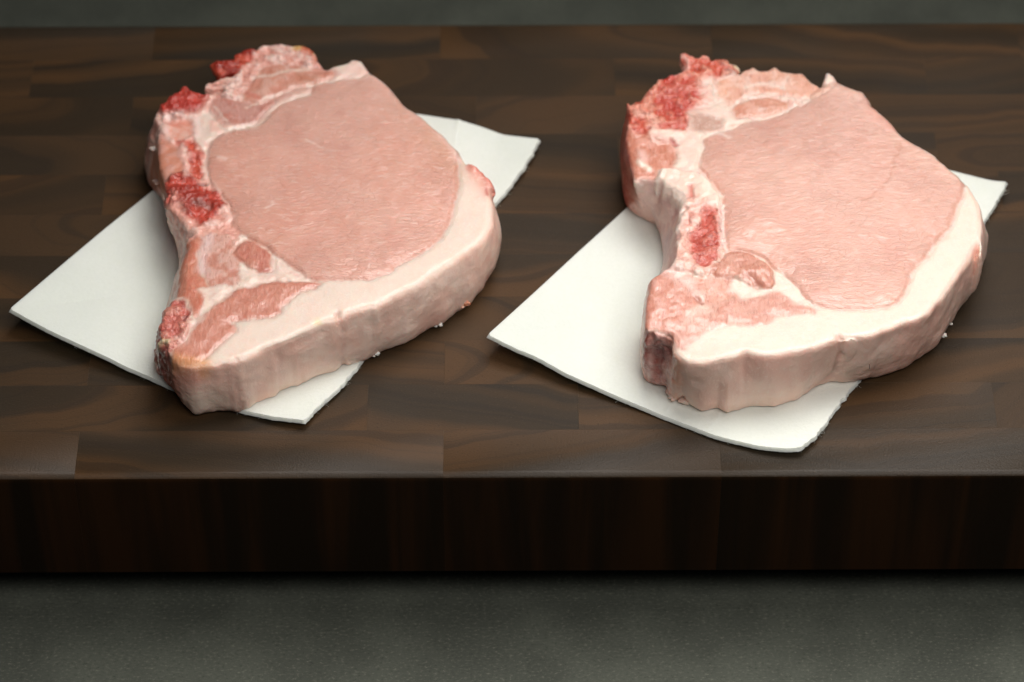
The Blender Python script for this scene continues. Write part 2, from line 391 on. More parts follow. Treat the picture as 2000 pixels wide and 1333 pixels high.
# ------------------------------------------------------------------ absorbent pads
def resample(P, n):
    P = np.asarray(P, float); L = np.r_[0, np.cumsum(np.linalg.norm(np.diff(P, axis=0), axis=1))]
    s = np.linspace(0, L[-1], n); return np.stack([np.interp(s, L, P[:, k]) for k in range(P.shape[1])], 1)
def smooth_line(P, it=6):
    P = P.copy()
    for _ in range(it): P[1:-1] = P[1:-1]*.5+(P[:-2]+P[2:])*.25
    return P
def edge3(pts):                         # (px, py, height above the board)
    a = []
    for x, y, h in pts:
        q = unproj([(x, y)], ZB+h)[0]; a.append((q[0], q[1], ZB+h))
    return np.array(a)
def pad(name, eLB, eBR, eLT, eTR, label, seed, creases=()):
    n = 150; th = .0013
    c0 = smooth_line(resample(edge3(eLB), n)); c1 = smooth_line(resample(edge3(eTR), n))
    d0 = smooth_line(resample(edge3(eLT), n)); d1 = smooth_line(resample(edge3(eBR), n))
    rg = np.random.RandomState(seed)
    def rag(c, amp):
        t = np.linspace(0, 60, n); w = .5*vnoise(t, t*0+seed, 0, seed)+.7*vnoise(t*3.3, t*0+seed, 0, seed+1); c = c.copy(); tang = np.gradient(c, axis=0)
        nn = np.stack([-tang[:, 1], tang[:, 0]], 1); nn /= np.linalg.norm(nn, axis=1, keepdims=True)+1e-9
        c[1:-1, :2] += (nn*w[:, None]*amp)[1:-1]; return c
    c0 = rag(c0, .00010); d1 = rag(d1, .00042)
    u = np.linspace(0, 1, n)[:, None, None]; v = np.linspace(0, 1, n)[None, :, None]
    P = (1-v)*c0[:, None]+v*c1[:, None]+(1-u)*d0[None]+u*d1[None]-((1-u)*(1-v)*c0[0]+u*(1-v)*c0[-1]+(1-u)*v*c1[0]+u*v*c1[-1])
    uu = u[..., 0]; vv = v[..., 0]
    ed = np.minimum(np.minimum(uu, 1-uu), np.minimum(vv, 1-vv))*np.ones((n, n))
    flat = sstep(0, .30, ed); z = P[..., 2]-ZB
    z = z*(1-flat)+.0001*flat
    z = np.maximum(z, .0001)
    for (a, b, dep) in creases:
        A = unproj([a], ZB)[0]; B = unproj([b], ZB)[0]; e = B-A
        q = P[..., :2]-A; t = np.clip((q@e)/(e@e), 0, 1); dd = np.linalg.norm(q-t[..., None]*e, axis=-1); z = z+dep*np.exp(-(dd/.0008)**2)
    P[..., 2] = ZB+z
    top = P.copy(); top[..., 2] += th; bot = P.copy()
    cxy = P[n//2, n//2, :2]
    for sl in ((slice(None), 0), (-1, slice(None)), (slice(None), -1), (0, slice(None))):      # the cut edge leans: the top layer is a little smaller
        e = top[sl]; dv = cxy-e[:, :2]; e[:, :2] += dv/np.linalg.norm(dv, axis=1, keepdims=True)*.00055; top[sl] = e
    bot_in = bot
    V = np.concatenate([top.reshape(-1, 3), bot_in.reshape(-1, 3)]); idx = np.arange(n*n).reshape(n, n)
    q = np.stack([idx[:-1, :-1], idx[1:, :-1], idx[1:, 1:], idx[:-1, 1:]], -1).reshape(-1, 4); F = [q, q[:, ::-1]+n*n]
    def strip(l):
        a, b = l[:-1], l[1:]; return np.stack([a, a+n*n, b+n*n, b], 1)
    F += [strip(idx[:, 0]), strip(idx[-1, :]), strip(idx[::-1, -1]), strip(idx[0, ::-1])]
    F = np.concatenate(F); 
    ctr = P[n//2, n//2].copy()
    root = empty(name, tuple(ctr), label=label, category='absorbent pad', group='white absorbent pads under the chops')
    # orientation check: outward normals on top
    nrm = np.cross(V[F[0, 1]]-V[F[0, 0]], V[F[0, 2]]-V[F[0, 0]])
    if nrm[2] < 0: F = F[:, ::-1]
    so = mesh_obj('paper_sheet', V, F, M_PAD, root, org=ctr); so.data.set_sharp_from_angle(angle=math.radians(50))
    # torn fibres along the raw edges
    FV, FF = [], []
    def hair(p, d, L, r):
        pts = []; q = np.array(p, float); d = np.array(d, float)
        for k in range(5): pts.append(q.copy()); q = q+d*L/4; d = d+rg.normal(0, .45, 3); d[2] *= .7; d /= np.linalg.norm(d)
        for k, c in enumerate(pts):
            rr = r*(1-k/5.5)
            for a in range(3):
                FV.append(c+rr*np.array([math.cos(a*2.1), math.sin(a*2.1)*.7, math.sin(a*2.1)*.7]))
        b = len(FV)-15
        for k in range(4):
            for a in range(3): FF.append([b+k*3+a, b+k*3+(a+1) % 3, b+k*3+3+(a+1) % 3, b+k*3+3+a])
    for line, sgn, cnt in ((top[:, 0], 1, 90), (top[-1, :], 1, 260)):
        tg = np.gradient(line, axis=0)
        cl = rg.rand(9)*.95
        for _ in range(cnt):
            s = rg.choice(cl)+rg.normal(0, .006) if rg.rand() < .45 else rg.rand()
            i = int(np.clip(s, .01, .98)*(n-1)); nn = np.array([tg[i, 1], -tg[i, 0], 0]); nn /= np.linalg.norm(nn)
            cen = P[n//2, n//2]; 
            if np.dot(nn, line[i]-cen) < 0: nn = -nn
            hair(line[i]-np.array([0, 0, rg.rand()*th]), nn+rg.normal(0, .5, 3)*[1, 1, .5], rg.uniform(.0006, .0026 if rg.rand() < .15 else .0014), .00005)
    fo = mesh_obj('torn_fibres', np.array(FV), np.array(FF), M_FIB, root, org=ctr); fo['kind'] = 'stuff'
    return root
pad('absorbent_pad',
    [(17, 610, .0085), (55, 631, .0075), (100, 655, .0062), (160, 683, .005), (215, 708, .0038), (245, 724, .003), (300, 747, .0018), (340, 766, .001), (470, 808, .0012), (530, 821, .0018), (597, 829, .0026)],
    [(597, 829, .0026), (627, 797, .002), (666, 762, .0016), (700, 722, .001), (760, 645, .0002), (860, 530, .0002), (975, 397, .001), (1005, 360, .002), (1040, 308, .003), (1056, 276, .0035)],
    [(17, 610, .0085), (120, 522, .005), (210, 446, .003), (300, 374, .0015), (420, 275, .0005), (540, 178, .0005)],
    [(540, 178, .0005), (700, 212, .0015), (825, 228, .003), (903, 240, .0045), (945, 253, .003), (985, 268, .0022), (1056, 276, .0035)],
    'white square of absorbent paper beneath the left chop, its left corner curling up', 5, creases=(((903, 240), (890, 300), .0004),))
pad('absorbent_pad',
    [(950, 660, .0075), (985, 678, .0068), (1010, 690, .006), (1045, 704, .005), (1100, 735, .0035), (1200, 780, .0015), (1300, 822, .0006), (1400, 860, .001), (1480, 879, .0016), (1530, 884, .002), (1560, 883, .0022)],
    [(1560, 883, .0022), (1585, 868, .002), (1610, 838, .0016), (1640, 795, .001), (1674, 755, .0004), (1800, 580, .0002), (1925, 437, .001), (1945, 405, .002), (1958, 378, .003), (1969, 360, .004)],
    [(950, 660, .0075), (1040, 578, .004), (1130, 494, .002), (1222, 410, .001), (1330, 312, .0005), (1440, 212, .0005)],
    [(1440, 212, .0005), (1600, 260, .001), (1780, 318, .002), (1880, 343, .003), (1915, 352, .003), (1940, 358, .0032), (1969, 360, .004)],
    'white square of absorbent paper beneath the right chop, with two creases near its front edge', 11,
    creases=(((1303, 812), (1318, 790), .0003), ((1385, 848), (1408, 812), .0003)))

# ------------------------------------------------------------------ pork chops
FAT_T, FAT_S = (.83, .665, .565), (.87, .58, .475)
LOIN = (.70, .355, .275)
PALE = (.84, .52, .43)
def chop(name, label, seed, H, top, bottom, regions, strokes, walls, tags, vox=.00046, loin=LOIN):
    zb = ZB+.0012; zt = zb+H
    T = unproj(smoothc(top, 3), zt)
    B = []
    for kind, pts in bottom:
        B.append(unproj(pts, zb+.001) if kind == 'b' else unproj(pts, zt))
    B = smoothc(np.concatenate(B), 2)
    allp = np.concatenate([T, B]); lo = allp.min(0)-.006; hi = allp.max(0)+.006
    nx, ny = (np.ceil((hi-lo)/vox)+1).astype(int); zl = -.003; nz = int((H+.010-zl)/vox)
    xs = lo[0]+np.arange(nx)*vox; ys = lo[1]+np.arange(ny)*vox
    X, Y = np.meshgrid(xs, ys, indexing='ij')
    XYZ = np.stack([X.ravel(), Y.ravel(), X.ravel()*0], 1)
    sT = sdpoly(X, Y, T); sB = sdpoly(X, Y, B)
    wob = (fbm(XYZ, 260, 3, seed)*.00010+fbm(XYZ, 70, 2, seed+9)*.0004).reshape(X.shape)
    wx0 = fbm(XYZ, 900, 2, seed+33).reshape(X.shape)*.00025
    Hm = np.full(X.shape, H) + (fbm(XYZ, 25, 2, seed+3)*.0007).reshape(X.shape)
    kk = np.full(X.shape, .0024)
    wx = X+(fbm(XYZ, 330, 3, seed+20)*.00045).reshape(X.shape); wy = Y+(fbm(XYZ, 330, 3, seed+40)*.00045).reshape(X.shape)
    reg = []
    for R in regions:
        poly = unproj(smoothc(R['p'], 4), zt); ww = R.get('warp', 2.0 if R.get('kind') == 'bone' or R.get('spg', 0) > .2 else 1.3)
        sd = sdpoly(X+(wx-X)*ww, Y+(wy-Y)*ww, poly)+wx0; R = dict(R); R['sd'] = sd; reg.append(R)
        m = sstep(R.get('hw', .0015), -R.get('hw', .0015), sd)
        Hm += m*R.get('h', 0)
        if R.get('dome'): Hm += R['dome']*(1-np.exp(np.minimum(sd, 0)/.006))
        if R.get('groove'): Hm -= R['groove']*np.exp(-(sd/.0009)**2)
        kk = kk*(1-m)+m*R.get('k', .0025)
    zz = (zl+np.arange(nz)*vox)[None, None, :].astype(np.float32)
    t = np.clip(zz/H, 0, 1)
    wB = (fbm(XYZ, 130, 3, seed+77)*.0006).reshape(X.shape)
    a = (sB+wob+wB)[..., None]*(1-t)+(sT+wob*.6)[..., None]*t-.0012*np.sin(np.pi*np.clip(t, 0, 1))
    a = a+(.0016*np.exp(-np.clip(zz, 0, None)/.0016)).astype(np.float32)
    f = smax(a.astype(np.float32), zz-Hm[..., None].astype(np.float32), kk[..., None].astype(np.float32))
    f = np.maximum(f, -zz); del a
    V, F = surface_nets(f, (lo[0], lo[1], zb+zl), vox); del f
    N = vnormals(V, F)
    def samp(g, P):
        u = np.clip((P[:, 0]-lo[0])/vox, 0, nx-1.001); v = np.clip((P[:, 1]-lo[1])/vox, 0, ny-1.001)
        i = u.astype(int); j = v.astype(int); a, b = u-i, v-j
        return g[i, j]*(1-a)*(1-b)+g[i+1, j]*a*(1-b)+g[i, j+1]*(1-a)*b+g[i+1, j+1]*a*b
    t = np.clip((V[:, 2]-zb)/H, 0, 1); side = sstep(.85, .45, N[:, 2])
    # colours, labels, roughness masks
    n1 = fbm(V, 60, 3, seed+50); n2 = fbm(V, 300, 3, seed+60); n3 = fbm(V, 900, 2, seed+70)
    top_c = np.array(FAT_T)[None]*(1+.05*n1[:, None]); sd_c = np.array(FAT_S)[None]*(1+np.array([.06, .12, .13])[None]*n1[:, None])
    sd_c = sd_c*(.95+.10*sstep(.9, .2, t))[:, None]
    n5 = vnoise(V[:, 0]*110, V[:, 1]*110, V[:, 2]*70, seed+90)+.5*vnoise(V[:, 0]*260, V[:, 1]*260, V[:, 2]*200, seed+91)
    q5 = sstep(-.1, .7, n5)[:, None]*.75; sd_c = sd_c*(1-q5)+np.array([.90, .67, .565])*q5
    q5 = sstep(.15, .8, -n5)[:, None]*.6; sd_c = sd_c*(1-q5)+np.array([.82, .47, .38])*q5
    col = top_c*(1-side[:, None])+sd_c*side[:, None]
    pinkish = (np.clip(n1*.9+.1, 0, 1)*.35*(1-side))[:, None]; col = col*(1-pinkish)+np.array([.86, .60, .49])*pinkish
    lab = np.zeros(len(V), int); spg = np.zeros(len(V)); parts = ['fat_cap']; kinds = ['fat']; plabels = [None]
    n4 = vnoise(V[:, 0]*420, V[:, 1]*420, V[:, 2]*45, seed+80)
    dsp = .00010*n2*np.clip(.6+side, 0, 1)+.0005*n1*side+.00012*n4*side
    for R in reg:
        sd = samp(R['sd'], V); w = R.get('w', .0007)*(1.0 if R.get('kind') == 'loin' else 1.55); m = sstep(w, -w, sd)
        if R.get('topz'): m = m*sstep(.25, .7, N[:, 2])
        if R.get('wall'): m = m*sstep(.75, .45, N[:, 2])
        m = m*R.get('a', 1)
        c = np.array(R['c'])[None]*(1+R.get('cv', .14)*(n1*.6+n2*(.15 if R.get('kind') == 'loin' else .6))[:, None]*np.array([.5, 1, 1])[None])
        if 'c2' in R:
            q = sstep(-.25, .5, n2+.35*n3)[:, None]; c = c*(1-q)+np.array(R['c2'])*q
        col = col*(1-m[:, None])+c*m[:, None]
        s = R.get('spg', 0); spg = spg*(1-m)+s*m
        dsp = dsp*(1-m)+m*((.0009*n2+.0003*n3)*s+(1-s)*(.00012 if R.get('kind') == 'loin' else .00022)*n2)
        if R.get('part'):
            if R['part'] is not True:
                parts.append(R['part']); kinds.append(R['kind']); plabels.append(R.get('plabel'))
            lab[m > .5] = len(parts)-1
    for S in strokes:
        pts = []
        for (x, y, zf) in S['p']:
            zq = zb+zf*H; q = unproj([(x, y)], zq)[0]; pts.append((q[0], q[1], zq))
        pts = np.array(pts)
        if len(pts) == 1: pts = np.vstack([pts, pts+1e-5])
        Wp = V+np.stack([n2, np.roll(n2, 7), n3*.5], 1)*S.get('wob', .0005)
        if all(q[2] == 1 for q in S['p']):
            A = Wp.copy(); A[:, 2] = 0; B2 = pts.copy(); B2[:, 2] = 0; d = dseg3(A, B2)
            d = d+np.clip(.80-t, 0, 1)*.02
        else:
            Bs = np.stack([right, up, fwd*.3], 1); d = dseg3(Wp@Bs, pts@Bs)
        m = np.exp(-(d/S['r'])**2)*S.get('a', .9)
        if 'c' in S: col = col*(1-m[:, None])+np.array(S['c'])*m[:, None]
        dsp += m*S.get('h', 0)
    V = V+N*dsp[:, None]; N = vnormals(V, F)
    col = np.clip(col, 0.003, .97)
    ctr = np.array([V[:, 0].mean(), V[:, 1].mean(), zb])
    root = empty(name, tuple(ctr), label=label, category='pork chop', group='raw bone-in pork chops on the board')
    fl = lab[F].max(1)
    def comps(ff):
        u, inv = np.unique(ff, return_inverse=True); inv = inv.reshape(ff.shape); l = np.arange(len(u))
        while True:
            m = l[inv].min(1); n_ = l.copy()
            for k in range(4): np.minimum.at(n_, inv[:, k], m)
            n_ = n_[n_]
            if (n_ == l).all(): break
            l = n_
        return l[inv[:, 0]]
    for _ in range(3):
        for i in range(len(parts)):
            w_ = np.nonzero(fl == i)[0]
            if not len(w_): continue
            cc = comps(F[w_]); ids, cn = np.unique(cc, return_counts=True); big = ids[cn.argmax()]
            for cid, k in zip(ids, cn):
                if cid == big: continue
                fs = w_[cc == cid]
                if k < 500:
                    vm = np.zeros(len(V), bool); vm[F[fs].ravel()] = True
                    nb = np.nonzero(vm[F].any(1) & (fl != i))[0]
                    if len(nb): fl[fs] = np.bincount(fl[nb]).argmax()
                else:
                    parts.append('fat_seam' if parts[i] == 'fat_cap' else parts[i]); kinds.append(kinds[i]); plabels.append(plabels[i]); fl[fs] = len(parts)-1
    for i, (pn, kd) in enumerate(zip(parts, kinds)):
        ff = F[fl == i]
        if len(ff) < 1: continue
        u, inv = np.unique(ff, return_inverse=True); inv = inv.reshape(ff.shape)
        rgba = np.concatenate([col[u], np.ones((len(u), 1))], 1)
        o = mesh_obj(pn, V[u], inv, M_FLESH[(kd, seed % 2+1)], root, org=ctr, N=N[u], attrs={'Col': ('FLOAT_COLOR', rgba), 'spg': ('FLOAT', spg[u])})
        if plabels[i]: o['label'] = plabels[i]
    # loose shreds of fat and meat on the cut edge
    for k, (x, y, zf, r, c, kd) in enumerate(tags):
        zq = zb+zf*H; q = unproj([(x, y)], zq)[0]; q3 = V[np.argmin(((V-np.array([q[0], q[1], zq]))**2).sum(1))]; q = q3[:2]; zq = q3[2]; r = r*.62
        bm = bmesh.new(); bmesh.ops.create_icosphere(bm, subdivisions=3, radius=1)
        P = np.array([v.co for v in bm.verts]); rr = 1+.45*fbm(P+k*3.3, 1.4, 3, seed+k)
        P = P*rr[:, None]*np.array([r*1.3, r, r*.8]); Ff = np.array([[v.index for v in f_.verts] for f_ in bm.faces]); bm.free()
        mesh_obj('fat_shred' if kd == 'fat' else 'meat_shred', P+np.array([q[0], q[1], zq]), Ff, M_FLESH[(kd, 1)], root, org=ctr,
                 attrs={'Col': ('FLOAT_COLOR', np.tile([*c, 1], (len(P), 1))), 'spg': ('FLOAT', np.full(len(P), .3))})
    return root
def TP(crop, pts): return [(*q, 1) for q in px(crop, pts)]

RED, DRED, MEAT, SALM, MAUVE = (.62, .095, .05), (.38, .03, .015), (.58, .215, .15), (.64, .25, .165), (.60, .30, .25)
WHITE = (.84, .655, .56); PINKB = (.80, .40, .32)
# --- left chop
left_top = px(1, [(510, 215), (600, 185), (680, 180), (690, 145), (800, 120), (920, 90), (1050, 95), (1150, 88), (1210, 120), (1245, 185), (1280, 240)]) + \
    px(3, [(170, 155), (260, 135), (290, 112), (350, 120), (375, 145), (410, 195), (470, 235), (530, 280), (600, 370), (650, 425), (750, 490), (830, 560), (900, 620), (940, 670), (985, 700), (1025, 780), (1080, 815), (1120, 850), (1190, 925), (1195, 980)]) + \
    [(962, 395), (961, 430), (952, 455)] + px(4, [(1000, 210), (930, 262), (850, 320), (720, 405), (640, 465), (560, 497), (400, 585)]) + \
    px(2, [(1400, 585), (1300, 615), (1210, 655), (1150, 668), (1060, 715), (1000, 740), (900, 785), (800, 818), (720, 862), (640, 890), (560, 905), (430, 925), (320, 915), (262, 890), (235, 850), (190, 790), (180, 735), (210, 640), (260, 550), (300, 500), (310, 400), (325, 320), (350, 240), (345, 190), (385, 160)]) + \
    px(1, [(400, 1290), (330, 1220), (245, 1130), (250, 1050), (240, 1000), (200, 880), (200, 720), (215, 650), (175, 560), (235, 480), (320, 420), (375, 378), (400, 415), (450, 410), (495, 440), (540, 410), (640, 402), (620, 385), (500, 388), (515, 345), (600, 310), (700, 278), (600, 285), (545, 255)])
left_bot = [('b', [(288, 300), (283, 345), (292, 372), (328, 400), (336, 437), (352, 465), (360, 500), (345, 560), (318, 640), (312, 704), (318, 741), (339, 761), (348, 781), (365, 803), (378, 815), (405, 811), (426, 805), (453, 802), (470, 804), (500, 784), (534, 779), (547, 772), (571, 757), (583, 756), (608, 745), (628, 737), (655, 727), (672, 718), (702, 709), (718, 704), (745, 687), (789, 670), (841, 644), (870, 630), (897, 609), (921, 593), (938, 576), (955, 549), (966, 532), (974, 511), (974, 480)]),
            ('t', px(3, [(1150, 900), (1080, 830), (960, 720), (830, 580), (650, 450), (530, 310), (400, 215), (300, 190)])+px(1, [(1150, 240), (900, 200), (780, 250), (700, 400), (560, 460), (420, 500), (300, 540), (250, 640)]))]
L = lambda **k: k
left_regions = [
    L(c=(.75, .41, .335), c2=(.84, .56, .48), w=.002, p=px(1, [(100, 300), (500, 60), (900, 20), (1300, 80), (1340, 250), (1300, 340), (1190, 400), (1000, 470), (900, 560), (860, 640), (560, 720), (540, 900), (660, 1100), (720, 1300), (700, 1400), (400, 1400), (80, 1000)])),
    L(part='loin_muscle', kind='loin', w=.0006, hw=.0012, dome=.0012, groove=.0005, warp=.6, k=.003, c=LOIN, cv=.10,
      p=px(1, [(850, 600), (640, 660), (560, 700), (510, 770), (510, 900), (530, 1000), (600, 1070), (660, 1150), (680, 1250)])+px(2, [(605, 130), (700, 200), (790, 240), (840, 290), (930, 350), (1000, 400), (1060, 440), (1200, 440), (1380, 440)])+px(4, [(350, 440), (480, 395), (520, 360), (680, 270), (780, 180), (830, 90), (850, 0)])+px(3, [(960, 1050), (985, 950), (988, 790), (985, 700), (920, 620), (780, 480), (680, 405), (620, 350), (550, 270), (480, 215), (410, 200), (340, 235), (240, 240), (180, 260)])+px(1, [(1200, 345), (1190, 400), (1000, 470), (900, 560)])),
    L(c=(.86, .58, .50), a=.8, w=.0015, p=px(3, [(120, 150), (230, 190), (330, 90), (420, 130), (440, 230), (340, 250), (200, 270), (120, 240)])),
    L(c=PALE, a=.55, w=.002, p=px(3, [(340, 190), (470, 230), (600, 360), (760, 490), (900, 620), (1000, 720), (985, 790), (900, 680), (740, 520), (560, 370), (420, 240)])),
    L(c=(.60, .33, .20), a=.35, w=.004, p=px(3, [(560, 380), (740, 510), (880, 640), (980, 760), (980, 900), (900, 850), (700, 600), (560, 450)])),
    L(part='small_muscle', kind='muscle', w=.0008, c=(.66, .29, .21), c2=(.70, .38, .30), dome=.0006, groove=.0004, p=px(1, [(750, 400), (800, 320), (860, 250), (1000, 205), (1200, 240), (1330, 255), (1340, 300), (1200, 350), (1050, 380), (950, 430), (860, 470), (770, 450)])),
    L(part='small_muscle', kind='muscle', w=.0008, c=MAUVE, c2=(.56, .22, .17), groove=.0004, p=px(1, [(510, 500), (560, 440), (700, 440), (760, 470), (860, 470), (950, 430), (930, 490), (830, 590), (720, 620), (640, 640), (560, 580)])),
    L(part='back_bone', kind='bone', w=.0008, spg=.7, h=.0006, c=PINKB, c2=(.86, .58, .5), k=.0015, p=px(1, [(440, 190), (690, 110), (800, 100), (920, 60), (1050, 60), (1230, 60), (1300, 230), (1270, 250), (1150, 240), (1000, 205), (860, 240), (830, 280), (800, 320), (700, 430), (560, 440), (450, 420), (480, 330)])),
    L(spg=1, c=RED, c2=DRED, w=.0008, p=px(1, [(480, 180), (700, 130), (830, 120), (800, 190), (730, 260), (640, 290), (520, 280)])),
    L(spg=.3, c=(.60, .15, .07), c2=(.62, .36, .12), w=.0008, p=px(1, [(1070, 70), (1150, 60), (1230, 100), (1260, 190), (1220, 170), (1150, 125), (1080, 130)])),
    L(part='vertebra_bone', kind='bone', w=.001, spg=.35, c=PINKB, c2=(.84, .52, .44), k=.002, p=px(1, [(120, 560), (230, 380), (375, 340), (500, 420), (560, 440), (520, 500), (560, 580), (620, 640), (560, 690), (520, 760), (520, 960), (600, 1070), (670, 1170), (690, 1270), (740, 1333), (600, 1400), (440, 1400), (370, 1340), (200, 1150), (110, 900), (110, 700)])),
    L(c=WHITE, c2=(.86, .55, .46), w=.0012, p=px(1, [(440, 590), (520, 520), (620, 610), (860, 600), (850, 625), (640, 665), (560, 705), (520, 770), (520, 960), (490, 960), (480, 830), (440, 710)])),
    L(spg=1, h=.0018, c=(.62, .07, .045), c2=(.52, .05, .035), w=.0007, p=px(1, [(225, 470), (320, 400), (375, 365), (400, 410), (495, 430), (480, 500), (430, 555), (230, 550)])),
    L(c=(.80, .34, .25), c2=(.82, .46, .37), w=.0008, h=-.0005, p=px(1, [(255, 620), (300, 590), (400, 590), (430, 630), (400, 690), (300, 710)])),
    L(c=SALM, c2=(.66, .32, .25), w=.001, p=px(1, [(90, 730), (200, 720), (330, 780), (350, 930), (260, 1000), (160, 1010), (80, 900)])),
    L(spg=1, c=RED, c2=(.66, .14, .10), w=.0007, h=-.0006, p=px(1, [(335, 725), (440, 725), (490, 830), (470, 950), (400, 940), (390, 800)])),
    L(spg=1, c=(.60, .08, .05), c2=DRED, w=.0009, h=.0003, p=px(1, [(230, 1000), (340, 925), (500, 1010), (620, 1110), (600, 1180), (500, 1270), (400, 1200), (330, 1140), (240, 1120)])),
    L(part='small_muscle', kind='muscle', w=.0009, c=(.62, .28, .21), c2=(.70, .40, .33), p=px(2, [(430, 200), (560, 180), (620, 250), (650, 340), (660, 430), (500, 500), (430, 350)])),
    L(part='small_muscle', kind='muscle', w=.0007, dome=.0006, c=SALM, c2=(.60, .2, .13), p=px(2, [(260, 240), (345, 210), (430, 200), (400, 330), (470, 480), (450, 560), (400, 650), (350, 560), (250, 490), (260, 390)])),
    L(c=(.80, .58, .55), a=.75, w=.0012, p=px(2, [(440, 190), (500, 180), (470, 260), (450, 330), (470, 400), (430, 390), (395, 370), (420, 290)])),
    L(part='small_muscle', kind='muscle', w=.0006, dome=.0008, groove=.0005, c=(.56, .20, .145), c2=(.60, .25, .18), p=px(2, [(610, 280), (680, 205), (780, 240), (835, 310), (825, 395), (760, 400), (650, 340)])),
    L(part='flank_muscle', kind='muscle', w=.0008, dome=.0005, groove=.0003, c=(.64, .28, .205), c2=(.60, .24, .17), p=px(2, [(600, 500), (700, 470), (880, 440), (1120, 455), (1000, 510), (940, 560), (840, 650), (590, 680), (635, 710), (560, 780), (440, 890), (330, 905), (262, 885), (270, 830), (350, 740), (400, 660), (480, 590)])),
    L(part='fat_seam', kind='fat', c=WHITE, c2=FAT_T, w=.0009, p=px(2, [(420, 490), (600, 485), (500, 590), (400, 690), (340, 790), (330, 770), (420, 640), (455, 540)])),
    L(part='fat_seam', kind='fat', c=WHITE, c2=FAT_T, w=.0009, p=px(2, [(650, 345), (760, 400), (830, 400), (840, 300), (930, 360), (1000, 405), (1050, 440), (880, 440), (700, 475), (655, 420)])),
    L(part='rib_tip_bone', kind='bone', w=.0007, spg=1, h=-.0002, c=(.60, .17, .13), c2=(.70, .28, .21), k=.0018, p=px(2, [(120, 600), (240, 540), (345, 570), (360, 650), (350, 700), (310, 790), (262, 850), (150, 850), (100, 740)])),
    L(c=(.26, .07, .065), c2=(.42, .15, .13), wall=1, w=.0015, spg=.3, p=px(2, [(100, 700), (190, 780), (262, 850), (268, 880), (250, 960), (100, 940)])),
]
V1 = (.93, .74, .66)
